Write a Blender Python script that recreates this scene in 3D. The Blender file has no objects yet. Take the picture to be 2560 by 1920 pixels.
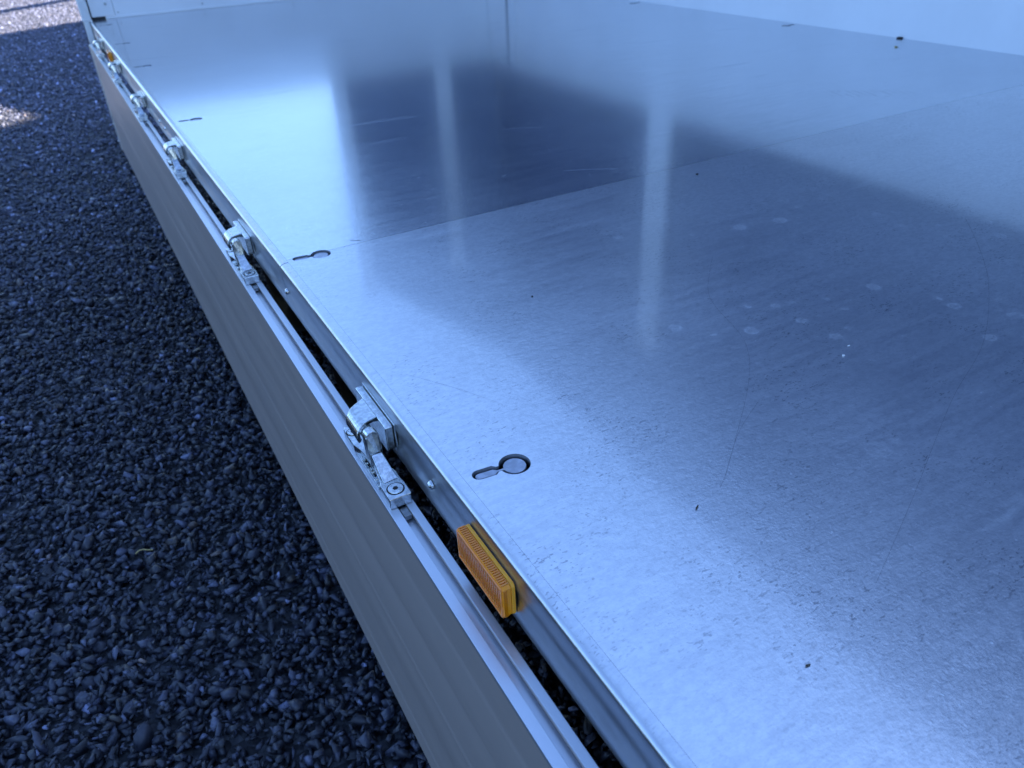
import bpy, bmesh, math, random
import numpy as np
from mathutils import Vector, Matrix, noise as mnoise
random.seed(7); rng = np.random.default_rng(7)
S = 0.5            # one design unit = camera height above the load floor = 0.5 m
ZC = 1.25          # camera height above the ground, metres
def W(x, y, z): return (x*S, y*S, ZC + z*S)
sc = bpy.context.scene
C = sc.collection

# ------------------------------------------------------------------ camera
cd = bpy.data.cameras.new('camera'); cam = bpy.data.objects.new('camera', cd); C.objects.link(cam)
R = Matrix(((0.87026493, 0.29820917, -0.39205897), (-0.49077479, 0.45676835, -0.74195874), (-0.04217877, 0.83811334, 0.54386302)))
cam.matrix_world = Matrix.Translation((0, 0, ZC)) @ R.to_4x4()
cd.sensor_width = 36; cd.lens = 27.0; cd.clip_start = 0.02; cd.clip_end = 2000
cd.dof.use_dof = True; cd.dof.focus_distance = 0.86; cd.dof.aperture_fstop = 9.0
sc.camera = cam

# ------------------------------------------------------------------ light
TS = Vector((0.78, -0.18, 0.60)).normalized()
ELEV = math.asin(TS.z); AZ = math.atan2(TS.x, TS.y)
w = bpy.data.worlds.new("World"); sc.world = w; w.use_nodes = True
nt = w.node_tree; nt.nodes.clear()
sky = nt.nodes.new('ShaderNodeTexSky'); sky.sky_type = 'NISHITA'; sky.sun_disc = False
sky.sun_elevation = ELEV; sky.sun_rotation = AZ; sky.air_density = 1.0; sky.dust_density = 0.4; sky.ozone_density = 2.2
bg = nt.nodes.new('ShaderNodeBackground'); bg.inputs['Strength'].default_value = 0.085
wo = nt.nodes.new('ShaderNodeOutputWorld')
tint = nt.nodes.new('ShaderNodeMix'); tint.data_type = 'RGBA'; tint.blend_type = 'MULTIPLY'; tint.inputs[0].default_value = 1.0
tint.inputs[7].default_value = (0.90, 1.03, 1.24, 1)
nt.links.new(sky.outputs[0], tint.inputs[6]); nt.links.new(tint.outputs[2], bg.inputs[0]); nt.links.new(bg.outputs[0], wo.inputs[0])
sl = bpy.data.lights.new('sun', 'SUN'); sl.energy = 5.0; sl.angle = math.radians(0.5); sl.color = (1.0, 0.88, 0.70)
so = bpy.data.objects.new('sun', sl); C.objects.link(so)
so.rotation_euler = TS.to_track_quat('Z', 'Y').to_euler(); so.location = (6, -6, 12)
sc.view_settings.view_transform = 'Standard'; sc.view_settings.look = 'None'
sc.view_settings.exposure = 2.40; sc.view_settings.gamma = 1.0
sc.cycles.max_bounces = 8

# ------------------------------------------------------------------ material helpers
class NB:
    def __init__(s, name):
        s.m = bpy.data.materials.new(name); s.m.use_nodes = True; s.t = s.m.node_tree
        s.b = s.t.nodes['Principled BSDF']; s.o = s.t.nodes['Material Output']
        s.tc = s.t.nodes.new('ShaderNodeTexCoord')
    def n(s, typ, **kw):
        x = s.t.nodes.new(typ)
        for k, v in kw.items(): setattr(x, k, v)
        return x
    def l(s, a, b): s.t.links.new(a, b)
    def mapping(s, scale=(1, 1, 1), loc=(0, 0, 0), rot=(0, 0, 0)):
        m = s.n('ShaderNodeMapping'); m.inputs['Scale'].default_value = scale; m.inputs['Location'].default_value = loc
        m.inputs['Rotation'].default_value = rot
        s.l(s.tc.outputs['Object'], m.inputs[0]); return m.outputs[0]
    def noise(s, vec, scale, detail=2, rough=0.5, dist=0.0):
        x = s.n('ShaderNodeTexNoise'); x.inputs['Scale'].default_value = scale; x.inputs['Detail'].default_value = detail
        x.inputs['Roughness'].default_value = rough; x.inputs['Distortion'].default_value = dist
        s.l(vec, x.inputs['Vector']); return x.outputs['Fac']
    def ramp(s, fac, a, b, lo=0.0, hi=1.0):
        x = s.n('ShaderNodeMapRange'); x.clamp = True; x.interpolation_type = 'SMOOTHSTEP'
        for i, v in enumerate((a, b, lo, hi)): x.inputs[i+1].default_value = v
        s.l(fac, x.inputs[0]); return x.outputs[0]
    def math(s, op, a, b=None, c=None):
        x = s.n('ShaderNodeMath', operation=op)
        for i, v in enumerate((a, b, c)):
            if v is None: continue
            if isinstance(v, (int, float)): x.inputs[i].default_value = v
            else: s.l(v, x.inputs[i])
        return x.outputs[0]
    def mix(s, fac, a, b):
        x = s.n('ShaderNodeMix', data_type='RGBA')
        if isinstance(fac, (int, float)): x.inputs[0].default_value = fac
        else: s.l(fac, x.inputs[0])
        for i, v in ((6, a), (7, b)):
            if isinstance(v, tuple): x.inputs[i].default_value = (*v, 1)
            else: s.l(v, x.inputs[i])
        return x.outputs[2]
    def bump(s, h, strength, dist, nrm=None):
        x = s.n('ShaderNodeBump'); x.inputs['Strength'].default_value = strength; x.inputs['Distance'].default_value = dist
        s.l(h, x.inputs['Height'])
        if nrm is not None: s.l(nrm, x.inputs['Normal'])
        return x.outputs[0]
    def set(s, **kw):
        for k, v in kw.items():
            i = s.b.inputs[k.replace('_', ' ')]
            if isinstance(v, (int, float)): i.default_value = v
            elif isinstance(v, tuple): i.default_value = (*v, 1)
            else: s.l(v, i)

def mat_floor(name, rough0, streak, crough=0.08):
    m = NB(name)
    streaks = m.noise(m.mapping((7, 75, 1)), 1.0, 4, 0.6, 0.3)          # rolling marks along X
    fine = m.noise(m.mapping((60, 420, 60)), 1.0, 3, 0.6)
    grain = m.noise(m.mapping(), 330, 3, 0.6)
    leather = m.noise(m.mapping((1, 1.7, 1)), 75, 3, 0.55, 0.6)
    big = m.noise(m.mapping(), 3.2, 3, 0.5)
    # dark ingrained specks, denser in patches
    sp = m.ramp(m.noise(m.mapping((0.55, 1.25, 1)), 330, 2, 0.55), 0.60, 0.66)
    patch = m.ramp(m.noise(m.mapping(), 11, 3, 0.6), 0.45, 0.68)
    specks = m.math('MULTIPLY', sp, m.math('ADD', m.math('MULTIPLY', patch, 0.65), 0.16))
    # dried splashes: rings and discs, gathered in one area of the sheet
    vo = m.n('ShaderNodeTexVoronoi'); vo.inputs['Scale'].default_value = 26
    m.l(m.mapping(), vo.inputs['Vector'])
    sepc = m.n('ShaderNodeSeparateColor'); m.l(vo.outputs['Color'], sepc.inputs[0])
    rad = m.math('MULTIPLY', m.math('POWER', sepc.outputs[0], 2.4), 0.36)
    wob = m.math('MULTIPLY', m.math('SUBTRACT', m.noise(m.mapping(), 160, 4, 0.7), 0.5), 0.34)
    dd = m.math('ADD', vo.outputs['Distance'], wob)
    inside = m.math('LESS_THAN', dd, rad)
    ring = m.math('MULTIPLY', inside, m.math('ADD', m.ramp(m.noise(m.mapping(), 260, 3), 0.35, 0.7, 0.1, 0.6), m.math('MULTIPLY', m.math('GREATER_THAN', dd, m.math('MULTIPLY', rad, 0.80)), 0.5)))
    gd = m.n('ShaderNodeVectorMath', operation='DISTANCE'); m.l(m.mapping((1, 1.3, 1)), gd.inputs[0]); gd.inputs[1].default_value = (0.93, 0.86, 0.75)
    area = m.math('MULTIPLY', m.ramp(gd.outputs['Value'], 0.75, 0.25), m.ramp(m.noise(m.mapping(), 7, 2), 0.44, 0.56))
    splash = m.math('MULTIPLY', ring, area)
    # white dust grains
    v2 = m.n('ShaderNodeTexVoronoi'); v2.inputs['Scale'].default_value = 90; m.l(m.mapping(), v2.inputs['Vector'])
    s2 = m.n('ShaderNodeSeparateColor'); m.l(v2.outputs['Color'], s2.inputs[0])
    dust = m.math('MULTIPLY', m.math('LESS_THAN', v2.outputs['Distance'], 0.085), m.math('GREATER_THAN', s2.outputs[1], 0.80))
    # wiped scuffs, long along a diagonal
    sm = m.ramp(m.noise(m.mapping((3.2, 22, 1), rot=(0, 0, math.radians(38))), 1.0, 4, 0.6), 0.60, 0.74)
    sm = m.math('MULTIPLY', sm, m.ramp(m.noise(m.mapping(), 2.7, 2), 0.45, 0.6))
    # ribbed sole print
    sx = m.n('ShaderNodeSeparateXYZ'); m.l(m.mapping(), sx.inputs[0])
    X, Y = sx.outputs[0], sx.outputs[1]
    ca, sa = math.cos(-0.62), math.sin(-0.62)
    ux = m.math('SUBTRACT', X, 1.843); uy = m.math('SUBTRACT', Y, 1.395)
    a = m.math('ADD', m.math('MULTIPLY', ux, ca), m.math('MULTIPLY', uy, sa))
    b = m.math('SUBTRACT', m.math('MULTIPLY', uy, ca), m.math('MULTIPLY', ux, sa))
    ell = m.math('ADD', m.math('POWER', m.math('DIVIDE', a, 0.13), 2.0), m.math('POWER', m.math('DIVIDE', b, 0.045), 2.0))
    sole = m.math('MULTIPLY', m.ramp(ell, 1.0, 0.7), m.ramp(m.math('SINE', m.math('MULTIPLY', m.math('ADD', a, m.math('MULTIPLY', b, 0.3)), 300.0)), 0.0, 0.6))
    sole = m.math('MULTIPLY', sole, m.ramp(m.noise(m.mapping(), 40, 2), 0.35, 0.6))
    base = m.mix(m.ramp(big, 0.3, 0.7), (0.68, 0.69, 0.70), (0.77, 0.78, 0.79))
    mott = m.noise(m.mapping((0.7, 1.3, 1)), 150, 4, 0.7)
    base = m.mix(m.ramp(mott, 0.36, 0.64, 0.0, 0.55), base, (0.55, 0.565, 0.585))
    base = m.mix(m.math('MULTIPLY', m.ramp(streaks, 0.55, 0.8), 0.22), base, (0.40, 0.43, 0.48))
    base = m.mix(m.math('MULTIPLY', specks, 0.75), base, (0.16, 0.17, 0.19))
    base = m.mix(m.math('MULTIPLY', sole, 0.65), base, (0.28, 0.29, 0.31))
    wht = m.math('MAXIMUM', m.math('MULTIPLY', splash, 0.22), m.math('MAXIMUM', m.math('MULTIPLY', dust, 0.45), m.math('MULTIPLY', sm, 0.13)))
    base = m.mix(wht, base, (0.80, 0.82, 0.84))
    met = m.math('SUBTRACT', 1.0, m.math('ADD', m.math('MULTIPLY', wht, 0.9), 0.06))
    rg = m.math('ADD', rough0, m.math('MULTIPLY', m.math('SUBTRACT', streaks, 0.5), 0.14))
    rg = m.math('ADD', rg, m.math('MULTIPLY', m.math('SUBTRACT', big, 0.5), 0.06))
    rg = m.math('ADD', rg, m.math('MULTIPLY', wht, 0.25))
    n1 = m.bump(fine, 0.18, 0.0006)
    n2 = m.bump(grain, 0.32, 0.0006, n1)
    n3 = m.bump(leather, 0.17, 0.0012, n2)
    n4 = m.bump(streaks, streak, 0.0010, n3)
    m.set(Base_Color=base, Metallic=met, Roughness=rg, Normal=n4)
    m.set(Coat_Weight=m.math('SUBTRACT', 1.0, m.math('MINIMUM', 1.0, m.math('MULTIPLY', wht, 3.0))), Specular_Tint=(0.56, 0.62, 0.70), Coat_Roughness=crough, Coat_IOR=1.6, Coat_Normal=m.bump(leather, 0.03, 0.001, m.bump(streaks, streak*0.25, 0.001)))
    return m.m

def mat_metal(name, col, rough, metal=1.0, bands=0.0, grain=0.0, gscale=200, dark=0.25, stretch=(1, 1, 1)):
    m = NB(name)
    n = m.noise(m.mapping(stretch), gscale, 4, 0.6)
    g = m.noise(m.mapping((1, 1, 1)), 900, 2)
    d = tuple(c*(1-dark) for c in col)
    base = m.mix(m.ramp(n, 0.35, 0.7), d, col)
    if bands:
        bn = m.noise(m.mapping((0, 0.12, 11)), 1.0, 1, 0.3)
        base = m.mix(m.ramp(bn, 0.35, 0.65), base, tuple(c*(1-bands) for c in col))
    r = m.math('ADD', rough, m.math('MULTIPLY', m.math('SUBTRACT', n, 0.5), 0.18))
    m.set(Base_Color=base, Metallic=metal, Roughness=r)
    if grain: m.set(Normal=m.bump(g, grain, 0.0006, m.bump(n, grain, 0.001)))
    return m.m

def mat_plain(name, col, rough, var=0.12, scale=8, bump=0.0, bscale=60, metal=0.0, stretch=(1, 1, 1)):
    m = NB(name)
    n = m.noise(m.mapping(stretch), scale, 4, 0.6)
    m.set(Base_Color=m.mix(m.ramp(n, 0.3, 0.7), tuple(c*(1-var) for c in col), col), Roughness=rough, Metallic=metal)
    if bump: m.set(Normal=m.bump(m.noise(m.mapping(), bscale, 3), bump, 0.002))
    return m.m

M = {}
M['floor'] = mat_floor('rolled_aluminium_near', 0.33, 0.18)
M['floor2'] = mat_floor('rolled_aluminium_far', 0.22, 0.2, 0.12)
M['edge'] = mat_metal('edge_aluminium', (0.64, 0.66, 0.69), 0.33, grain=0.18, gscale=60, dark=0.15, stretch=(1, 0.3, 1))
M['board'] = mat_metal('anodised_board', (0.58, 0.50, 0.45), 0.36, metal=0.5, bands=0.08, gscale=30, dark=0.04, stretch=(1, 0.05, 1))
M['rail'] = mat_metal('anodised_rail', (0.62, 0.64, 0.68), 0.34, metal=0.8, gscale=50, dark=0.06, stretch=(1, 0.05, 1))
M['zinc'] = mat_metal('cast_zinc', (0.70, 0.735, 0.75), 0.21, metal=1.0, grain=0.16, gscale=220, dark=0.38)
M['panel'] = mat_plain('pale_coated_panel', (0.70, 0.72, 0.74), 0.42, 0.06, 4)
M['post'] = mat_plain('pale_post_aluminium', (0.72, 0.74, 0.76), 0.4, 0.08, 10, metal=0.0)
M['tarp'] = mat_plain('dark_blue_tarpaulin', (0.026, 0.042, 0.105), 0.6, 0.2, 3, 0.3, 400)
M['tarp2'] = mat_plain('paler_blue_tarpaulin', (0.085, 0.12, 0.215), 0.6, 0.2, 3, 0.3, 400)  # front sheet, a paler blue than the far side
M['plate'] = mat_metal('dull_inset_plate', (0.52, 0.54, 0.60), 0.42, metal=0.75, grain=0.2, gscale=120, dark=0.3)
M['cut'] = mat_plain('dark_cut_edge', (0.13, 0.14, 0.16), 0.5, 0.4, 200)  # dark tone for sheet side faces, keyhole walls included
M['black'] = mat_plain('black_rubber', (0.012, 0.012, 0.013), 0.7)
M['steel'] = mat_metal('galvanised_steel', (0.45, 0.47, 0.49), 0.42, gscale=40, dark=0.35)
M['tyre'] = mat_plain('tyre_rubber', (0.02, 0.02, 0.021), 0.8, 0.3, 60, 0.4, 120)
M['shade_hall'] = mat_plain('grey_rendered_wall', (0.36, 0.35, 0.33), 0.85, 0.15, 1.5, 0.3, 30)
M['roof'] = mat_plain('grey_sheet_roof', (0.14, 0.14, 0.15), 0.6, 0.2, 2)
M['brown'] = mat_plain('dead_leaf', (0.06, 0.045, 0.025), 0.8, 0.4, 300)
M['straw'] = mat_plain('straw', (0.42, 0.34, 0.14), 0.7, 0.2, 200)
M['crumb'] = mat_plain('white_crumb', (0.7, 0.7, 0.68), 0.8, 0.1, 300)
M['hair'] = mat_plain('dark_scratch', (0.05, 0.055, 0.07), 0.6)
M['scratchw'] = mat_plain('bright_scrape', (0.30, 0.33, 0.40), 0.5, 0.4, 300)

def amber(name, col, trans, rough):
    m = NB(name); n = m.noise(m.mapping(), 180, 2)
    m.set(Base_Color=m.mix(n, tuple(c*0.75 for c in col), col), Roughness=rough, IOR=1.49, Coat_Weight=0.35, Coat_Roughness=0.08)
    m.b.inputs['Transmission Weight'].default_value = trans
    m.b.inputs['Subsurface Weight'].default_value = 0.25; m.b.inputs['Subsurface Radius'].default_value = (0.004, 0.0015, 0.0003)
    return m.m
M['amber'] = amber('amber_lens', (1.0, 0.34, 0.008), 0.0, 0.18)
M['amberlight'] = amber('amber_frame', (0.95, 0.32, 0.06), 0.0, 0.12)
M['amberdark'] = amber('amber_prisms', (0.75, 0.22, 0.004), 0.0, 0.15)
M['amberback'] = amber('yellow_backing', (1.0, 0.40, 0.006), 0.0, 0.35)

# gravel
def mat_gravel(name, inst):
    m = NB(name)
    if inst:
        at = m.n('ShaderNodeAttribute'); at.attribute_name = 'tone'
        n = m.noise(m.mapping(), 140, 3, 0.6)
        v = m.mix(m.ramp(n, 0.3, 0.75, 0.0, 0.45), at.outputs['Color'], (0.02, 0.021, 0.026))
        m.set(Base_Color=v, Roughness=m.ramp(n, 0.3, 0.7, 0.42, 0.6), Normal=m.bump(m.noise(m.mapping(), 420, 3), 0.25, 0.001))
    else:
        vo = m.n('ShaderNodeTexVoronoi'); vo.inputs['Scale'].default_value = 42; m.l(m.mapping((1, 1.2, 1)), vo.inputs['Vector'])
        s = m.n('ShaderNodeSeparateColor'); m.l(vo.outputs['Color'], s.inputs[0])
        c = m.mix(m.math('POWER', s.outputs[0], 2.0), (0.012, 0.013, 0.018), (0.07, 0.075, 0.09))
        m.set(Base_Color=c, Roughness=0.6, Normal=m.bump(m.math('SUBTRACT', 1.0, vo.outputs['Distance']), 1.0, 0.02))
    return m.m
M['gravel'] = mat_gravel('slate_chippings', True); M['ground'] = mat_gravel('gravel_ground', False)

# ------------------------------------------------------------------ mesh helpers
def link(name, bm, mat, parent=None, anchor=(0, 0, 0), smooth=False, bevel=0.0, seg=2):
    me = bpy.data.meshes.new(name)
    bmesh.ops.recalc_face_normals(bm, faces=bm.faces)
    bm.to_mesh(me); bm.free()
    me.materials.append(mat)
    if smooth:
        for p in me.polygons: p.use_smooth = True
    o = bpy.data.objects.new(name, me); C.objects.link(o)
    o.location = anchor
    if parent is not None:
        o.parent = parent
        po = parent.get('_w', None)
        pw = Vector(po) if po is not None else Vector((0, 0, 0))
        o.location = Vector(anchor) - pw
    o['_w'] = tuple(anchor)
    if bevel:
        b = o.modifiers.new('bevel', 'BEVEL'); b.width = bevel; b.segments = seg; b.limit_method = 'ANGLE'; b.angle_limit = math.radians(35)
        b.harden_normals = False
    return o
def box(bm, x0, x1, y0, y1, z0, z1, f=W):
    v = [bm.verts.new(f(x, y, z)) for x in (x0, x1) for y in (y0, y1) for z in (z0, z1)]
    for q in ((0, 1, 3, 2), (4, 6, 7, 5), (0, 4, 5, 1), (2, 3, 7, 6), (0, 2, 6, 4), (1, 5, 7, 3)): bm.faces.new([v[i] for i in q])
def extr_y(bm, prof, y0, y1, f=W):
    """closed profile of (x,z), extruded along Y"""
    a = [bm.verts.new(f(x, y0, z)) for x, z in prof]; b = [bm.verts.new(f(x, y1, z)) for x, z in prof]
    n = len(prof)
    for i in range(n): bm.faces.new((a[i], a[(i+1) % n], b[(i+1) % n], b[i]))
    bm.faces.new(a); bm.faces.new(b[::-1])
def prism_z(bm, poly, z0, z1, f=W):
    a = [bm.verts.new(f(x, y, z0)) for x, y in poly]; b = [bm.verts.new(f(x, y, z1)) for x, y in poly]
    n = len(poly)
    for i in range(n): bm.faces.new((a[i], a[(i+1) % n], b[(i+1) % n], b[i]))
    bm.faces.new(a); bm.faces.new(b[::-1])
def cyl(bm, p0, p1, r0, r1=None, n=20, f=lambda *a: a, caps=True):
    p0 = Vector(f(*p0)); p1 = Vector(f(*p1)); r1 = r0 if r1 is None else r1
    d = (p1-p0).normalized(); u = d.orthogonal().normalized(); v = d.cross(u)
    A = [bm.verts.new(p0+(u*math.cos(t)+v*math.sin(t))*r0) for t in [2*math.pi*i/n for i in range(n)]]
    B = [bm.verts.new(p1+(u*math.cos(t)+v*math.sin(t))*r1) for t in [2*math.pi*i/n for i in range(n)]]
    for i in range(n): bm.faces.new((A[i], A[(i+1) % n], B[(i+1) % n], B[i]))
    if caps: bm.faces.new(A); bm.faces.new(B[::-1])
def tube(bm, pts, r, n=5):
    for a, b in zip(pts[:-1], pts[1:]): cyl(bm, a, b, r, r, n)
def root(name, loc, **kw):
    e = bpy.data.objects.new(name, None); C.objects.link(e); e.location = loc; e['_w'] = tuple(loc)
    for k, v in kw.items(): e[k] = v
    return e

# ------------------------------------------------------------------ ground
bm = bmesh.new()
v = [bm.verts.new((x, y, -0.024)) for x, y in ((-400, -400), (400, -400), (400, 400), (-400, 400))]; bm.faces.new(v)
g = link('ground', bm, M['ground']); g['kind'] = 'structure'

def ico(level):
    bm = bmesh.new(); bmesh.ops.create_icosphere(bm, subdivisions=level, radius=1.0)
    v = np.array([list(q.co) for q in bm.verts]); f = np.array([[q.index for q in p.verts] for p in bm.faces]); bm.free(); return v, f
def chip_protos(n):
    out = []
    for k in range(n):
        bm = bmesh.new()
        m = random.randint(7, 10)
        for i in range(m):
            p = Vector((random.gauss(0, 1), random.gauss(0, 1), random.gauss(0, 1))).normalized()
            bm.verts.new((p.x, p.y*random.uniform(0.75, 1.0), p.z))
        bmesh.ops.convex_hull(bm, input=bm.verts)
        loose = [q for q in bm.verts if not q.link_faces]
        bmesh.ops.delete(bm, geom=loose, context='VERTS')
        bmesh.ops.triangulate(bm, faces=bm.faces)
        bm.verts.index_update(); bm.verts.ensure_lookup_table()
        out.append((np.array([list(q.co) for q in bm.verts]), np.array([[q.index for q in p.verts] for p in bm.faces]))); bm.free()
    return out
protos = chip_protos(24)
def scatter(x0, x1, y0, y1, dens, smin, smax):
    N = int((x1-x0)*(y1-y0)*dens)
    xs = rng.uniform(x0, x1, N); ys = rng.uniform(y0, y1, N)
    V = []; F = []; T = []; off = 0
    kind = rng.integers(0, len(protos), N)
    for k, (pv, pf) in enumerate(protos):
        idx = np.where(kind == k)[0]; n = len(idx)
        if n == 0: continue
        s = smin + (smax-smin)*np.where(rng.random(n) > 0.97, rng.uniform(0.8, 1.25, n), rng.beta(1.3, 3.2, n))
        sc3 = np.stack([s*rng.uniform(0.8, 1.25, n), s*rng.uniform(0.55, 0.95, n), s*rng.uniform(0.28, 0.62, n)], 1)
        a = rng.uniform(0, 2*np.pi, n); tx = rng.normal(0, 0.42, n); ty = rng.normal(0, 0.42, n)
        P = pv[None]*sc3[:, None]
        x, y, z = P[..., 0], P[..., 1], P[..., 2]
        c, q = np.cos(tx)[:, None], np.sin(tx)[:, None]; y, z = c*y-q*z, q*y+c*z
        c, q = np.cos(ty)[:, None], np.sin(ty)[:, None]; x, z = c*x+q*z, -q*x+c*z
        c, q = np.cos(a)[:, None], np.sin(a)[:, None]; x, y = c*x-q*y, q*x+c*y
        P = np.stack([x+xs[idx][:, None], y+ys[idx][:, None], z+rng.uniform(-0.020, 0.004, n)[:, None]], 2)
        V.append(P.reshape(-1, 3)); nv = pv.shape[0]
        F.append((pf[None]+(np.arange(n)*nv)[:, None, None]+off).reshape(-1, 3)); off += n*nv
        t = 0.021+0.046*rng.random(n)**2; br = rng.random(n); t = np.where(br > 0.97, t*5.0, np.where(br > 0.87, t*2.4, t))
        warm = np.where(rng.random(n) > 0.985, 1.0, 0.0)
        t = t*(1+2.9*np.clip((ys[idx]-3.0)/4.5, 0, 1)); col = np.stack([t*(0.80+0.5*warm), t*(0.88+0.14*warm), t*(1.38-0.4*warm), np.ones(n)], 1)  # farther stones coloured paler to lift the brightness of the sunlit gravel
        T.append(np.repeat(col, nv, 0))
    return np.concatenate(V), np.concatenate(F), np.concatenate(T)
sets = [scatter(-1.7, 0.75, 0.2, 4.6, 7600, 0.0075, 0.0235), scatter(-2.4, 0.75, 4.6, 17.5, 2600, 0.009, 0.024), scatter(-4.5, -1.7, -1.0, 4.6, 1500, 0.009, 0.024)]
off = 0; V = []; F = []; T = []
for a, b, c in sets: V.append(a); F.append(b+off); T.append(c); off += len(a)
V = np.concatenate(V); F = np.concatenate(F); T = np.concatenate(T)
me = bpy.data.meshes.new('gravel')
me.vertices.add(len(V)); me.vertices.foreach_set('co', V.astype(np.float32).ravel())
me.loops.add(F.size); me.loops.foreach_set('vertex_index', F.astype(np.int32).ravel())
me.polygons.add(len(F)); me.polygons.foreach_set('loop_start', np.arange(0, F.size, 3, dtype=np.int32))
me.polygons.foreach_set('loop_total', np.full(len(F), 3, np.int32))
me.update(calc_edges=True)
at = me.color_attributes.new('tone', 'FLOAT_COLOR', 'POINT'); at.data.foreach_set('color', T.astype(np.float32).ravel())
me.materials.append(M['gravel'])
go = bpy.data.objects.new('gravel', me); C.objects.link(go); go['kind'] = 'stuff'
go['label'] = 'dark slate chippings spread beside and under the trailer'; go['category'] = 'gravel'

# ------------------------------------------------------------------ trailer
T0 = W(2.79, 3.6, -2.5)
tr = root('trailer', T0, label='aluminium cargo trailer with bare metal load floor and its near side board folded down', category='trailer')
XE, XF, XR = 0.437, 0.4655, 5.145           # outer face, trim joint, far wall
YR, YF = -3.2, 9.87
DROP = 0.020
# keyholes
def keyhole(cx, cy, flip=1, inset=0.0, tilt=0.0):
    """slot + round hole outline, slot towards the edge; units = design units"""
    r = 0.0335-inset; w = 0.0155-inset*0.72; pts = []
    cxr = 0.577; xs = 0.4985
    a0 = math.asin(min(0.9, (0.0085-inset*0.62)/r))
    for i in range(33):
        t = math.pi + a0 + (2*math.pi-2*a0)*i/32
        pts.append((cxr+r*math.cos(t), r*math.sin(t)*1.0))
    nk = 0.0085-inset*0.62
    pts += [(0.539, nk), (0.531, w)]
    for i in range(9):
        t = math.pi/2+math.pi*i/8
        pts.append((xs+w*math.cos(t), w*math.sin(t)))
    pts += [(0.531, -w), (0.539, -nk)]
    out = []
    for x, y in pts:
        dx = x-0.545; X = 0.545+dx*math.cos(tilt)-y*math.sin(tilt); Y = dx*math.sin(tilt)+y*math.cos(tilt)
        if flip < 0: X = XR+XE-X
        out.append((X, Y+cy))
    return out
KY = [1.101, 2.408, 4.64, 6.595, 7.90, 9.36, -0.9, -2.3]
def floor_mesh():
    cu = bpy.data.curves.new('tmp', 'CURVE'); cu.dimensions = '2D'; cu.fill_mode = 'BOTH'
    y0, y1 = YR, YF+0.03
    loops = [[(XF+0.0005, y0), (XR, y0), (XR, y1), (XF+0.0005, y1)]]+[keyhole(0, ky, fl, tilt=-0.10) for ky in KY for fl in (1, -1)]
    for lp in loops:
        s = cu.splines.new('POLY'); s.points.add(len(lp)-1); s.use_cyclic_u = True
        for p, (x, y) in zip(s.points, lp): p.co = (x*S, y*S, 0, 1)
    cu.extrude = DROP*S/2
    co = bpy.data.objects.new('tmp', cu); C.objects.link(co)
    dg = bpy.context.evaluated_depsgraph_get(); me = bpy.data.meshes.new_from_object(co.evaluated_get(dg))
    bpy.data.objects.remove(co); return me
FM = floor_mesh()
def sheet(name, y0, y1, mat, dz=0.0, tiltx=0.0):
    bm = bmesh.new(); bm.from_mesh(FM); bmesh.ops.remove_doubles(bm, verts=bm.verts, dist=1e-6)
    for yy, nn in ((y0, -1), (y1, 1)):
        bmesh.ops.bisect_plane(bm, geom=bm.verts[:]+bm.edges[:]+bm.faces[:], plane_co=(0, yy*S, 0), plane_no=(0, nn, 0), clear_outer=True)
    for q in bm.verts: q.co.z += ZC-S-DROP*S/2+dz+(q.co.x-1.4)*tiltx
    for f in bm.faces:
        if abs(f.normal.z) < 0.5: f.material_index = 1
    o = link(name, bm, mat, tr); o.data.materials.append(M['cut']); return o
sheet('floor_plate', YR-0.01, 2.4193, M['floor'])
sheet('floor_plate', 2.4200, 6.498, M['floor2'], 0.00015, 0.0)
sheet('floor_plate', 6.5, YF+0.04, M['floor2'], 0.0, 0.0)
# plugs lying in the keyholes
for ky in KY:
    for fl in (1, -1):
        bm = bmesh.new(); k = keyhole(0, ky, fl, inset=0.0092, tilt=-0.10)
        prism_z(bm, k, -1.040, -1.0042)
        link('lashing_plate', bm, M['plate'], tr, bevel=0.0006)
# sub-floor
bm = bmesh.new(); box(bm, 0.50, XR-0.03, YR+0.02, YF-0.02, -1.075, -1.041)
link('floor_underside', bm, M['black'], tr)
# edge trim: rolled top, tall face, small return
def edge_prof():
    p = [(XF, -1.0), (XF-0.006, -1.0003)]
    r = 0.026
    for i in range(9):
        t = math.pi/2+math.pi/2*i/8
        p.append((XE+0.021+0.021*math.cos(t), -1.0006-0.0115+0.0115*math.sin(t)))
    p += [(XE, -1.060), (XE+0.0025, -1.066), (XE+0.0025, -1.100), (XE, -1.106), (XE, -1.147), (XE+0.07, -1.147), (XE+0.07, -1.1435), (XE+0.004, -1.1435), (XE+0.004, -1.106)]
    p += [(XE+0.0065, -1.100), (XE+0.0065, -1.066), (XE+0.004, -1.060), (XE+0.004, -1.030), (XF, -1.010)]
    return p
for a, b in ((YR, 2.398), (2.402, YF+0.03)):
    bm = bmesh.new(); extr_y(bm, edge_prof(), a, b)
    o = link('edge_profile', bm, M['edge'], tr); o.data.materials.append(M['floor'])
    for p in o.data.polygons:
        if p.normal.z > 0.9 and p.center.z > ZC-S*1.003: p.material_index = 1
    for p in o.data.polygons: p.use_smooth = abs(p.normal.y) < 0.5
    es = o.modifiers.new('e', 'EDGE_SPLIT'); es.split_angle = math.radians(50)
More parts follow.
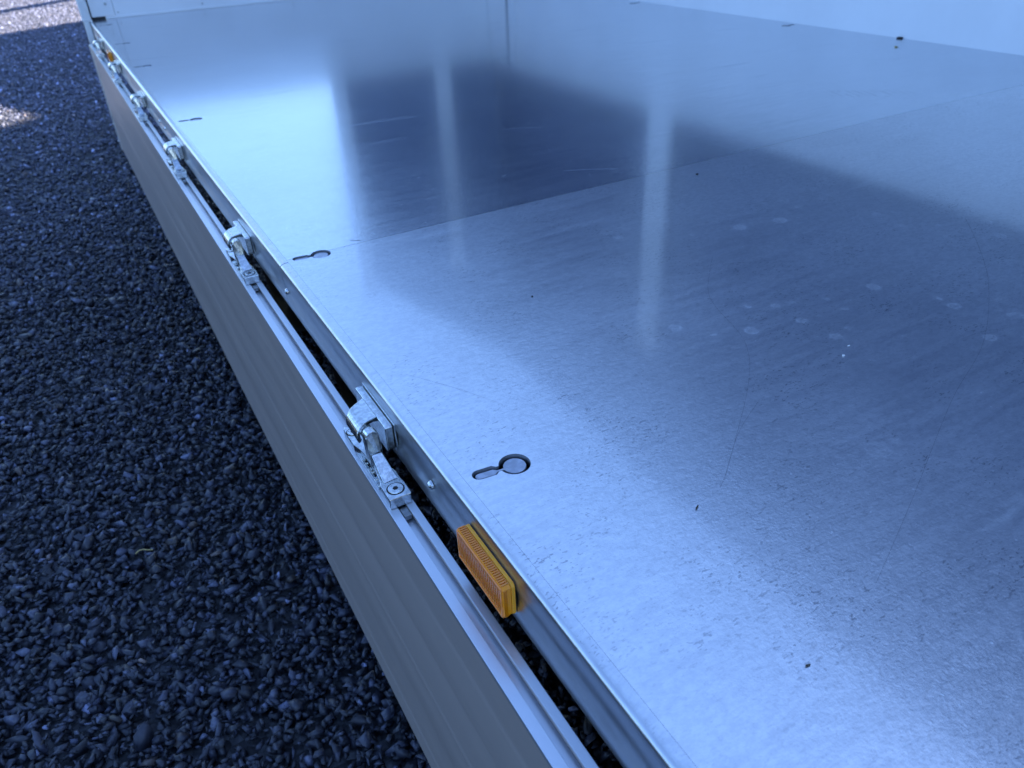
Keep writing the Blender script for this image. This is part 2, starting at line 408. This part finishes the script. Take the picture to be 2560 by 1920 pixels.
# edge fasteners on the outer face
def fastener(y, z, r=0.011, name='screw'):
    bm = bmesh.new()
    cyl(bm, (XE+0.001, y, z), (XE-0.004, y, z), r*S, r*S*0.9, 16, W); cyl(bm, (XE-0.004, y, z), (XE-0.008, y, z), r*S*0.9, r*S*0.55, 16, W)
    return link(name, bm, M['zinc'], tr, smooth=False)
for y, z in ((2.367, -1.083), (1.225, -1.085), (4.95, -1.09), (5.15, -1.09), (9.2, -1.09), (0.1, -1.085)): fastener(y, z)

# ---- folded down side board
ZT, ZB = -1.17, -2.22
XO, XI = 0.351, 0.412
BANDS = [(-2.22, 0), (-2.12, 0), (-2.10, 0.0022), (-1.90, 0.0016), (-1.88, 0), (-1.72, -0.0006), (-1.70, 0.0014), (-1.50, 0.0022), (-1.48, 0.0004), (-1.32, -0.0004), (-1.30, 0.0006)]
def board_prof(zt, zb, xo, xi):
    t = 0.0035
    g0, g1 = 0.373, 0.3935           # slot between the two top lips
    return [(xo, zt-0.003), (xo+0.003, zt), (g0, zt), (g0, zt-0.006), (g0-0.004, zt-0.0075), (g0-0.004, zt-0.045), (g1+0.004, zt-0.045), (g1+0.004, zt-0.0075), (g1, zt-0.006), (g1, zt), (xi, zt),
            (xi, zb)] + [(xo+dx, zz) for zz, dx in BANDS]
BY0, BY1 = YR+0.1, 9.40
fb = None
bm = bmesh.new(); extr_y(bm, board_prof(ZT, ZB, XO, XI), BY0, BY1)
fb = link('side_board', bm, M['board'], tr); fb['label'] = 'long grey side board folded down along the floor edge'
# bright top lips as separate rails
for x0, x1 in ((XO-0.0012, 0.3728), (0.3937, XI+0.001)):
    bm = bmesh.new(); box(bm, x0, x1, BY0+0.001, BY1-0.001, ZT-0.008, ZT+0.0022)
    link('board_rail', bm, M['rail'], tr, bevel=0.0006)
bm = bmesh.new(); box(bm, 0.3696, 0.3969, BY0+0.001, BY1-0.001, ZT-0.0215, ZT-0.0195)
link('board_channel', bm, M['rail'], tr)
# end cap with rivets at the far end
bm = bmesh.new(); box(bm, XO-0.012, XI+0.002, BY1, BY1+0.035, ZB-0.004, ZT+0.002)
cap = link('board_end_cap', bm, M['rail'], tr, bevel=0.0012)
for z in (-1.95, -2.13):
    bm = bmesh.new(); cyl(bm, (XO-0.012, BY1+0.018, z), (XO-0.022, BY1+0.018, z), 0.006, 0.004, 12, W); link('rivet', bm, M['rail'], cap)

# ---- hinges
HY = [1.468, 2.868, 4.345, 5.765, 7.205, 8.62, -0.1, -1.6]
def L(x, y, z): return (x*S, y*S, z*S)
def hinge():
    # local origin = (0.38, hingeY, -1.08)
    ox, oz = 0.380, -1.080
    def f(x, y, z): return L(x-ox, y, z-oz)
    # bracket: front plate and hook
    bm = bmesh.new()
    # plate
    prof = [(-0.043, -1.049), (-0.038, -1.0455), (0.160, -1.0455), (0.166, -1.049), (0.166, -1.112), (0.156, -1.120), (-0.033, -1.120), (-0.043, -1.112)]
    a = [bm.verts.new(f(0.4125, y, z)) for y, z in prof]; b = [bm.verts.new(f(0.4315, y, z)) for y, z in prof]
    n = len(prof)
    for i in range(n): bm.faces.new((a[i], a[(i+1) % n], b[(i+1) % n], b[i]))
    bm.faces.new(a); bm.faces.new(b[::-1])
    # hook
    cx, cz, ro, ri = 0.381, -1.0740, 0.0295, 0.0190
    pr = [(0.4128, cz+ro)]
    for i in range(13):
        t = math.pi/2+math.radians(125)*i/12
        pr.append((cx+ro*math.cos(t), cz+ro*math.sin(t)))
    for i in range(13):
        t = math.pi/2+math.radians(125)*(12-i)/12
        pr.append((cx+ri*math.cos(t), cz+ri*math.sin(t)))
    pr += [(0.402, cz+ri-0.001), (0.4128, cz+ri-0.006)]
    a = [bm.verts.new(f(x, 0.012-(0.4128-x)*0.38, z)) for x, z in pr]; b = [bm.verts.new(f(x, 0.106-(0.4128-x)*0.62, z)) for x, z in pr]
    n = len(pr)
    for i in range(n): bm.faces.new((a[i], a[(i+1) % n], b[(i+1) % n], b[i]))
    bm.faces.new(a); bm.faces.new(b[::-1])
    br = link('hinge', bm, M['zinc'], None, anchor=(0, 0, 0), bevel=0.0012, seg=3)
    parts = [br]
    # back plate
    bm = bmesh.new()
    prof = [(-0.047, -1.043), (0.168, -1.041), (0.168, -1.116), (0.160, -1.124), (-0.037, -1.124), (-0.047, -1.116)]
    a = [bm.verts.new(f(0.4330, y, z)) for y, z in prof]; b = [bm.verts.new(f(0.4372, y, z)) for y, z in prof]
    n = len(prof)
    for i in range(n): bm.faces.new((a[i], a[(i+1) % n], b[(i+1) % n], b[i]))
    bm.faces.new(a); bm.faces.new(b[::-1])
    parts.append(link('back_plate', bm, M['zinc'], None, bevel=0.0006))
    # arm on top of the board: waisted plate
    bm = bmesh.new()
    zl, zh = -1.1675, -1.139
    pts = [(0.3565, -0.181), (0.4095, -0.181), (0.4105, -0.135), (0.4085, -0.118), (0.409, -0.090), (0.401, -0.055), (0.398, -0.030), (0.395, 0.020), (0.390, 0.075), (0.3885, 0.120), (0.384, 0.145), (0.362, 0.145), (0.3575, 0.135), (0.3575, 0.060), (0.3655, 0.030), (0.369, -0.010), (0.3665, -0.070), (0.3605, -0.110), (0.3565, -0.125)]
    prism_z(bm, pts, zl, zh, f)
    # ridge feet under the outer flank
    arm = link('hinge_arm', bm, M['zinc'], None, bevel=0.0011, seg=2)
    parts.append(arm)
    bm = bmesh.new()
    for k, (y, dy, dz) in enumerate(((-0.082, 0.012, 0.012), (-0.058, 0.006, 0.008), (-0.041, 0.014, 0.014), (-0.015, 0.005, 0.010), (0.004, 0.013, 0.012))):
        box(bm, 0.3590, 0.3672, y, y+dy, zl, zh-dz, f)
    box(bm, 0.3575, 0.3655, -0.10, 0.045, zl, zh-0.018, f)
    parts.append(link('flank_ribs', bm, M['zinc'], None, bevel=0.0007))
    # pillar + pin
    bm = bmesh.new()
    pr = []
    for i in range(11):
        t = math.pi*i/10; pr.append((0.3808+0.0165*math.cos(t), -1.0640+0.0160*math.sin(t)))
    pr += [(0.3643, -1.085), (0.3655, -1.1385), (0.3962, -1.1385), (0.3973, -1.085)]
    y0, y1 = -0.050, -0.012
    a = [bm.verts.new(f(x, y0+(0.012 if z > -1.075 else 0.0), z)) for x, z in pr]; b = [bm.verts.new(f(x, y1, z)) for x, z in pr]; n = len(pr)
    for i in range(n): bm.faces.new((a[i], a[(i+1) % n], b[(i+1) % n], b[i]))
    bm.faces.new(a); bm.faces.new(b[::-1])
    v = [bm.verts.new(f(*q)) for q in ((0.3685, -0.049, -1.103), (0.3945, -0.049, -1.103), (0.3685, -0.049, -1.1385), (0.3945, -0.049, -1.1385), (0.3665, -0.122, -1.1385), (0.4035, -0.118, -1.1385))]
    for q in ((0, 1, 5, 4), (0, 4, 2), (1, 3, 5), (2, 4, 5, 3), (0, 2, 3, 1)): bm.faces.new([v[i] for i in q])
    cyl(bm, f(0.3800, -0.020, -1.0700), f(0.3800, 0.090, -1.0700), 0.0155*S, 0.0155*S, 20)
    parts.append(link('hinge_pin', bm, M['zinc'], None, bevel=0.0014, seg=3))
    # slot nut under the arm end
    bm = bmesh.new(); box(bm, 0.3755, 0.3925, -0.213, -0.181, -1.185, -1.172, f)
    parts.append(link('slot_nut', bm, M['steel'], None, bevel=0.0005))
    for y, x in ((-0.150, 0.3835), (0.112, 0.3735)):
        bm = bmesh.new()
        rr = 0.0185*S if y < 0 else 0.0145*S
        cyl(bm, f(x, y, -1.1390), f(x, y, -1.1382), rr*1.14, rr*1.14, 28)
        parts.append(link('screw_recess', bm, M['black'], None))
        bm = bmesh.new()
        cyl(bm, f(x, y, -1.1388), f(x, y, -1.1368), rr, rr*0.94, 28)
        for k in range(10):
            if k in (2, 7): continue
            t = 2*math.pi*k/10; cxx, cyy = math.cos(t)*rr*0.74/S, math.sin(t)*rr*0.74/S
            cyl(bm, f(x+cxx-0.0008, y+cyy, -1.1369), f(x+cxx+0.0008, y+cyy*1.12, -1.1362), 0.0007, 0.0006, 5)
        parts.append(link('screw_head', bm, M['zinc'], None))
        bm = bmesh.new(); cyl(bm, f(x, y, -1.1369), f(x, y, -1.1364), rr*0.36, rr*0.36, 6)
        parts.append(link('screw_socket', bm, M['black'], None))
    return parts
proto = hinge()
def place_hinge(parts, y, copy):
    anchor = Vector(W(0.380, y, -1.080)); main = None
    for p in parts:
        o = p.copy() if copy else p
        if copy: C.objects.link(o)
        if main is None:
            main = o; o.parent = tr; o.location = anchor-Vector(T0)
        else: o.parent = main; o.location = (0, 0, 0)
    return main
hs = []
for i, y in enumerate(HY):
    h = place_hinge(proto, y, i > 0); h['group'] = 'hinges along the floor edge'; hs.append(h)

# ---- amber reflectors
def reflector(y0, y1, top=-1.043, bot=-1.124):
    bm = bmesh.new()
    def slab(bm, xa, xb, ya, yb, za, zb, ch=0.006):
        pr = [(ya+ch, za), (yb-ch, za), (yb, za-ch), (yb, zb+ch), (yb-ch, zb), (ya+ch, zb), (ya, zb+ch), (ya, za-ch)]
        a = [bm.verts.new(W(xa, y, z)) for y, z in pr]; b = [bm.verts.new(W(xb, y, z)) for y, z in pr]
        for i in range(8): bm.faces.new((a[i], a[(i+1) % 8], b[(i+1) % 8], b[i]))
        bm.faces.new(a); bm.faces.new(b[::-1])
    slab(bm, 0.4272, 0.4350, y0, y1, top, bot)
    r = link('reflector', bm, M['amberback'], tr, bevel=0.0006); r['label'] = 'rectangular amber reflector on the floor edge'
    bm = bmesh.new(); slab(bm, 0.4350, 0.4372, y0+0.004, y1-0.004, top-0.002, bot+0.004)
    link('adhesive_pad', bm, M['black'], r)
    bm = bmesh.new(); slab(bm, 0.4095, 0.4270, y0+0.001, y1-0.001, top-0.001, bot+0.001)
    link('lens', bm, M['amber'], r, bevel=0.0008)
    # moulded ribs on the front, frame and knurled rim
    bm = bmesh.new(); n = 22
    for i in range(n):
        y = y0+0.014+(y1-y0-0.028)*i/(n-1)
        box(bm, 0.4075, 0.4097, y-0.0016, y+0.0016, bot+0.014, top-0.012)
    for k in range(7):
        z = bot+0.016+(top-bot-0.030)*k/6; box(bm, 0.4084, 0.4097, y0+0.012, y1-0.012, z-0.0008, z+0.0008)
    link('lens_ribs', bm, M['amberdark'], r)
    bm = bmesh.new()
    for (ya, yb, za, zb) in ((y0+0.004, y1-0.004, top-0.007, top-0.004), (y0+0.004, y1-0.004, bot+0.004, bot+0.007), (y0+0.004, y0+0.008, bot+0.007, top-0.007), (y1-0.008, y1-0.004, bot+0.007, top-0.007)):
        box(bm, 0.4068, 0.4098, ya, yb, za, zb)
    link('lens_frame', bm, M['amberlight'], r, bevel=0.0004)
    bm = bmesh.new(); n = 30
    for i in range(n):
        y = y0+0.008+(y1-y0-0.016)*i/(n-1)
        for (za, zb) in ((top-0.001, top+0.0014), (bot-0.0014, bot+0.001)):
            box(bm, 0.4105, 0.4245, y-0.0016, y+0.0016, za, zb)
    for i in range(18):
        z = bot+0.008+(top-bot-0.016)*i/17
        for (ya, yb) in ((y0-0.0006, y0+0.0016), (y1-0.0016, y1+0.0006)): box(bm, 0.4110, 0.4180, ya, yb, z-0.0012, z+0.0012)
    link('lens_knurl', bm, M['amberdark'], r)
    return r
r1 = reflector(0.850, 1.038); r2 = reflector(7.80, 7.99)
for r in (r1, r2): r['group'] = 'amber side reflectors'

# ---- fixed walls
HB = 0.98
bm = bmesh.new(); box(bm, XR, XR+0.06, YR, YF+0.06, -1.13, -1.0+HB)
link('far_side_board', bm, M['panel'], tr, bevel=0.002)
bm = bmesh.new(); box(bm, XR-0.012, XR+0.072, YR, YF+0.06, -1.0+HB+0.002, -1.0+HB+0.03)
link('far_board_cap', bm, M['post'], tr, bevel=0.002)
bm = bmesh.new(); box(bm, 0.700, XR-0.002, YF, YF+0.06, -0.985, -1.0+HB)
box(bm, 0.600, XR-0.002, YF-0.010, YF+0.02, -0.9995, -0.975)
fbd = link('front_board', bm, M['panel'], tr, bevel=0.0015)
for x in (0.732, 1.6, 2.6, 3.6, 4.6):
    bm = bmesh.new(); cyl(bm, (x, YF, -0.945), (x, YF-0.008, -0.945), 0.005, 0.004, 12, W); link('rivet', bm, M['steel'], fbd)
# corner post : outer skin, seal, inner leaf
ZP = 2.75
bm = bmesh.new(); box(bm, 0.3765, 0.4575, YF-0.004, YF+0.26, -0.992, ZP)
cp = link('corner_post', bm, M['post'], tr, bevel=0.002)
bm = bmesh.new(); box(bm, 0.372, 0.462, YF-0.02, YF+0.26, -1.002, -0.992); link('post_foot', bm, M['rail'], cp, bevel=0.001)
for k in range(8):
    bm = bmesh.new(); z = -0.93+k*0.12; box(bm, 0.436, 0.452, YF-0.014, YF-0.004, z, z+0.05); link('hinge_stud', bm, M['rail'], cp, bevel=0.001)
bm = bmesh.new(); box(bm, 0.4575, 0.4725, YF+0.004, YF+0.2, -0.99, ZP); link('seal', bm, M['black'], cp)
bm = bmesh.new(); box(bm, 0.4725, 0.697, YF-0.001, YF+0.10, -0.972, ZP); link('post_leaf', bm, M['post'], cp, bevel=0.002)
bm = bmesh.new(); cyl(bm, (0.630, YF-0.001, -0.858), (0.630, YF-0.012, -0.858), 0.0075, 0.006, 16, W); link('bolt', bm, M['steel'], cp)
bm = bmesh.new(); box(bm, 0.452, 0.598, YF+0.0, YF+0.09, -1.0, -0.9735); link('slot_dark_fill', bm, M['black'], cp)  # black box in the slot under the post, stands for its shade
# skirt of the corner below the floor
bm = bmesh.new(); box(bm, 0.3765, XE-0.006, YF-0.05, YF+0.24, -1.60, -1.004)
link('corner_skirt', bm, M['post'], tr, bevel=0.002)
bm = bmesh.new(); box(bm, 0.3765, XR+0.06, YF+0.07, YF+0.24, -1.35, -1.004); link('front_beam', bm, M['steel'], tr, bevel=0.002)
# rear end
bm = bmesh.new(); box(bm, 0.40, XR+0.06, YR-0.10, YR-0.01, -1.25, -1.0+HB); link('rear_board', bm, M['panel'], tr, bevel=0.002)
# tarpaulin and its posts on the far side and part of the front
TOP = 4.7
def tarp_wall(pts, z0, z1, name, z1b=None):
    z1b = z1 if z1b is None else z1b
    bm = bmesh.new(); n = 90; m_ = 14; vs = []
    (xa, ya), (xb, yb) = pts; d = Vector((xb-xa, yb-ya)); ln = d.length; nx, ny = -d.y/ln, d.x/ln
    for s in (0, 1):
        g = []
        for i in range(n+1):
            t = i/n; row = []
            for j in range(m_+1):
                q = j/m_; wv = 0.022*math.sin(t*ln*2.3+0.8*math.sin(q*3))+0.012*math.sin(t*ln*7.1+q*2)
                o_ = wv+s*0.012
                row.append(bm.verts.new(W(xa+(xb-xa)*t+nx*o_, ya+(yb-ya)*t+ny*o_, z0+(z1+(z1b-z1)*t-z0)*q)))
            g.append(row)
        vs.append(g)
    for g in vs:
        for i in range(n):
            for j in range(m_): bm.faces.new((g[i][j], g[i+1][j], g[i+1][j+1], g[i][j+1]))
    for i in range(n):
        for j in (0, m_): bm.faces.new((vs[0][i][j], vs[0][i+1][j], vs[1][i+1][j], vs[1][i][j]))
    for j in range(m_):
        for i in (0, n): bm.faces.new((vs[0][i][j], vs[0][i][j+1], vs[1][i][j+1], vs[1][i][j]))
    return link(name, bm, M['tarp'], tr, smooth=True)
tarp_wall(((XR+0.115, YR), (XR+0.115, YF+0.3)), -1.0+HB+0.03, TOP, 'tarpaulin')
tarp_wall(((2.98, YF+0.12), (XR+0.1, YF+0.12)), -1.0+HB, 2.7, 'tarpaulin', TOP).data.materials[0] = M['tarp2']
def post(x0, x1, y0, y1, z1=2.75):
    bm = bmesh.new(); box(bm, x0, x1, y0, y1, -1.0+HB+0.03, z1); return link('upright', bm, M['post'], tr, bevel=0.004)
post(XR-0.01, XR+0.06, 6.10, 6.43)
post(XR-0.01, XR+0.06, -2.4, -2.1)
post(4.31, 4.53, YF, YF+0.06, 2.9); post(2.90, 3.08, YF, YF+0.06, 2.9)
# vertical hinge strip at the far corner
bm = bmesh.new(); box(bm, XR-0.03, XR-0.001, 9.15, 9.30, -0.985, -0.03); link('corner_strip', bm, M['post'], tr, bevel=0.003)
bm = bmesh.new(); box(bm, XR-0.02, XR-0.001, 9.325, 9.345, -0.985, -0.03); link('corner_seal', bm, M['cut'], tr)
bm = bmesh.new(); box(bm, XR-0.02, XR-0.001, 9.38, 9.86, -0.985, -0.03); link('corner_strip', bm, M['post'], tr, bevel=0.003)
# running gear
for x in (1.5, 4.0):
    bm = bmesh.new(); box(bm, x-0.06, x+0.06, YR+0.2, YF+2.0 if x < 3 else YF-0.1, -1.33, -1.08); link('chassis_rail', bm, M['steel'], tr, bevel=0.003)
for y in (3.4, 4.9):
    bm = bmesh.new(); cyl(bm, (1.2, y, -1.95), (4.4, y, -1.95), 0.03, 0.03, 16, W); link('axle', bm, M['steel'], tr)
    for x in (1.0, 4.6):
        bm = bmesh.new(); n = 40; prof = [(-0.15, 0.33), (-0.17, 0.42), (-0.15, 0.52), (-0.10, 0.55), (0.10, 0.55), (0.15, 0.52), (0.17, 0.42), (0.15, 0.33)]
        rings = [[bm.verts.new(W(x+a, y+r*math.cos(2*math.pi*i/n), -1.95+r*math.sin(2*math.pi*i/n))) for a, r in prof] for i in range(n)]
        for i in range(n):
            for j in range(len(prof)): bm.faces.new((rings[i][j], rings[(i+1) % n][j], rings[(i+1) % n][(j+1) % len(prof)], rings[i][(j+1) % len(prof)]))
        wh = link('wheel', bm, M['tyre'], tr, smooth=True)
        bm = bmesh.new(); cyl(bm, (x-0.13, y, -1.95), (x+0.13, y, -1.95), 0.165, 0.165, 32, W); link('rim', bm, M['steel'], wh, bevel=0.006)
# black plug at the foot of the far board
bm = bmesh.new(); box(bm, XR-0.03, XR-0.0005, 3.70, 3.735, -0.9995, -0.990); link('rubber_plug', bm, M['black'], tr, bevel=0.002)

# fine scratches on the sheet (part of the floor surface, real grooves filled dark)
def strand(name, pts, r, mat, up=0.00012):
    bm = bmesh.new(); P = [Vector(W(x, y, -1.0))+Vector((0, 0, up)) for x, y in pts]
    # catmull-rom
    Q = []
    for i in range(len(P)-1):
        p0 = P[max(i-1, 0)]; p1 = P[i]; p2 = P[i+1]; p3 = P[min(i+2, len(P)-1)]
        for k in range(8):
            t = k/8; Q.append(0.5*((2*p1)+(p2-p0)*t+(2*p0-5*p1+4*p2-p3)*t*t+(-p0+3*p1-3*p2+p3)*t**3))
    Q.append(P[-1]); tube(bm, Q, r, 4)
    return link(name, bm, mat, tr)
strand('scratch', [(1.61, 1.66), (1.45, 1.50), (1.388, 1.40), (1.321, 1.219), (1.198, 1.073), (0.954, 0.873), (0.878, 0.818)], 0.0001, M['hair'])
strand('scratch', [(2.50, 1.42), (2.362, 1.288), (2.129, 1.094), (1.809, 0.894), (1.511, 0.771), (1.156, 0.603), (0.93, 0.50)], 0.0001, M['hair'])
strand('scratch', [(1.16, 1.0), (1.03, 0.93), (0.90, 0.83)], 0.00009, M['hair'])
strand('scratch', [(0.52, 1.55), (0.60, 1.42), (0.66, 1.30)], 0.00006, M['hair'])
strand('scrape', [(1.70, 2.66), (1.78, 2.62), (1.892, 2.55)], 0.0003, M['scratchw'])
strand('scrape', [(1.801, 3.38), (1.88, 3.36), (1.974, 3.30)], 0.00035, M['scratchw'])
strand('scrape', [(0.70, 2.46), (0.715, 2.45), (0.728, 2.435)], 0.0005, M['hair'])

# ------------------------------------------------------------------ small things lying about
def flake(name, x, y, a, L_, w_, mat, label, cat, z=-1.0, th=0.0006, curl=0.25):
    bm = bmesh.new(); n = 8; up = []; dn = []
    for i in range(n+1):
        t = i/n; ww = w_*math.sin(math.pi*(0.08+0.84*t))*(1.0+0.25*math.sin(t*9))
        zz = th+curl*w_*math.sin(math.pi*t)
        lx = (t-0.5)*L_
        for s, lst in ((1, up), (-1, dn)):
            lst.append((bm.verts.new((lx*math.cos(a)-s*ww/2*math.sin(a), lx*math.sin(a)+s*ww/2*math.cos(a), zz+th)), bm.verts.new((lx*math.cos(a)-s*ww/2*math.sin(a), lx*math.sin(a)+s*ww/2*math.cos(a), zz))))
    for i in range(n):
        for k in (0, 1): bm.faces.new((up[i][k], up[i+1][k], dn[i+1][k], dn[i][k]))
        for q in (up, dn): bm.faces.new((q[i][0], q[i+1][0], q[i+1][1], q[i][1]))
    for i in (0, n): bm.faces.new((up[i][0], up[i][1], dn[i][1], dn[i][0]))
    o = link(name, bm, mat, anchor=W(x, y, z)); o['label'] = label; o['category'] = cat; return o
flake('seed_husk', 0.803, 0.798, 0.5, 0.0065, 0.0016, M['brown'], 'tiny brown seed husk on the bright sheet below the lower end of the long scratch', 'seed')
flake('seed_husk', 0.712, 0.444, -0.2, 0.0045, 0.0012, M['brown'], 'smallest dark seed husk, lowest on the bright near sheet', 'seed')
flake('seed_husk', 4.853, 3.53, 0.3, 0.022, 0.010, M['straw'], 'pale dry seed husk on the floor close to the black plug of the far board', 'seed')
def crumb(x, y, r, mat, label, name='grit_crumb', z=-1.0, sx=1.0, cat='crumb'):
    bm = bmesh.new(); bmesh.ops.create_icosphere(bm, subdivisions=2, radius=r)
    for q in bm.verts: q.co *= 1+0.35*mnoise.noise(q.co*900); q.co.x *= sx; q.co.z *= 0.6
    o = link(name, bm, mat, anchor=(x*S, y*S, ZC+z*S+r*0.55)); o['label'] = label; o['category'] = cat; return o
crumb(1.465, 1.029, 0.0017, M['crumb'], 'roundish white crumb on the dark middle of the floor, the lower of two')
crumb(1.514, 1.055, 0.0010, M['crumb'], 'slim white crumb on the dark middle of the floor, the upper of two', sx=2.4)
crumb(0.998, 1.736, 0.0016, M['black'], 'black crumb alone where the bright band of floor turns dark', sx=1.0)
crumb(2.10, 2.30, 0.0020, M['black'], 'black crumb near the sheet joint right of the tall bright reflection', sx=1.8)
# straw on the gravel
bm = bmesh.new(); P = [Vector((0.009*i-0.02, 0.004*math.sin(i*1.3), 0.004+0.003*math.sin(i))) for i in range(5)]; tube(bm, P, 0.0012, 6)
st = link('straw', bm, M['straw'], anchor=(-0.154, 1.523, 0.022)); st['label'] = 'bent yellow straw lying on the dark gravel'; st['category'] = 'straw'

# ------------------------------------------------------------------ unseen things added to shade the yard or cut glare
def tag(o, label, cat): o['label'] = label; o['category'] = cat; return o
shade_hall = root('shade_hall', W(18, -15, -2.5), label='added unseen grey hall behind and to the right of the trailer', category='shade caster')  # unseen block, added to keep trailer and near gravel in shade
bm = bmesh.new(); prism_z(bm, [(7, -34), (30, -34), (30, 12.7), (7, -3.4)], -2.5, 15.0); link('wall', bm, M['shade_hall'], shade_hall)
bm = bmesh.new(); prism_z(bm, [(6.8, -34.3), (30.3, -34.3), (30.3, 13.1), (6.8, -3.35)], 15.004, 15.5); link('roof', bm, M['roof'], shade_hall)
can = root('shade_canopy', W(11, 12, -2.5), label='added unseen flat roofed canopy on steel posts right of the trailer', category='shade_canopy')  # unseen slab, outline worked back from the shadow wanted on the gravel
bm = bmesh.new(); prism_z(bm, [(10.3, 10.6), (6.65, 19.6), (19.4, 27.0), (19.4, 9.6)], 5.5, 5.7); link('roof', bm, M['roof'], can)
for x, y in ((10.8, 11.1), (7.6, 19.4), (18.9, 26.2), (18.9, 10.2)):
    bm = bmesh.new(); box(bm, x-0.12, x+0.12, y-0.12, y+0.12, -2.5, 5.498); link('post', bm, M['steel'], can)
bm = bmesh.new(); cyl(bm, (1.75, 28.25, -0.1), (13.0, 39.5, -0.1), 0.12, 0.12, 12, W)  # unseen rail, added for the thin shadow strip on the far gravel
for q in (2.6, 6.0, 9.5, 12.8): cyl(bm, (q, q+26.5, -2.5), (q, q+26.5, -0.1), 0.05, 0.05, 10, W)
tag(link('shadow_rail', bm, M['steel']), 'added unseen pipe barrier in the yard ahead of the trailer', 'shadow_barrier')
# clipped hedge added unseen at left to cut low sky glare on the rim
def blocker_hedge():
    h = root('blocker_hedge', (-13.5, 5.0, 0.0), label='added unseen hedge along the left side of the yard', category='blocker_hedge')
    N = 60000; xs = rng.uniform(-14.4, -12.6, N); ys = rng.uniform(-18, 34, N); zs = rng.uniform(0.05, 3.0, N)
    shell = rng.random(N); xs = np.where(shell < 0.55, -12.6+rng.normal(0, 0.12, N), xs); zs = np.where(shell > 0.85, 3.0+rng.normal(0, 0.10, N), zs)
    d = rng.normal(0, 1, (N, 3)); d /= np.linalg.norm(d, axis=1)[:, None]; e = np.cross(d, rng.normal(0, 1, (N, 3))); e /= np.linalg.norm(e, axis=1)[:, None]
    c = np.stack([xs, ys, zs], 1)-np.array([-13.5, 5.0, 0.0]); L_ = rng.uniform(0.05, 0.11, N)[:, None]
    V = np.stack([c-d*L_, c+e*L_*0.5, c+d*L_, c-e*L_*0.5], 1).reshape(-1, 3)
    me = bpy.data.meshes.new('foliage'); me.from_pydata(V.tolist(), [], np.arange(4*N).reshape(-1, 4).tolist()); me.materials.append(M['leaf'])
    o = bpy.data.objects.new('foliage', me); C.objects.link(o); o.parent = h
    bm = bmesh.new(); box(bm, -14.2, -12.85, -17.8, 33.8, 0.0, 2.85, lambda *a: a); link('core', bm, M['core'], h)
M['leaf'] = mat_plain('hedge_leaves', (0.05, 0.08, 0.03), 0.6, 0.5, 3); M['core'] = mat_plain('hedge_inside', (0.015, 0.02, 0.01), 0.9)
blocker_hedge()
for o in bpy.data.objects:
    if '_w' in o: del o['_w']
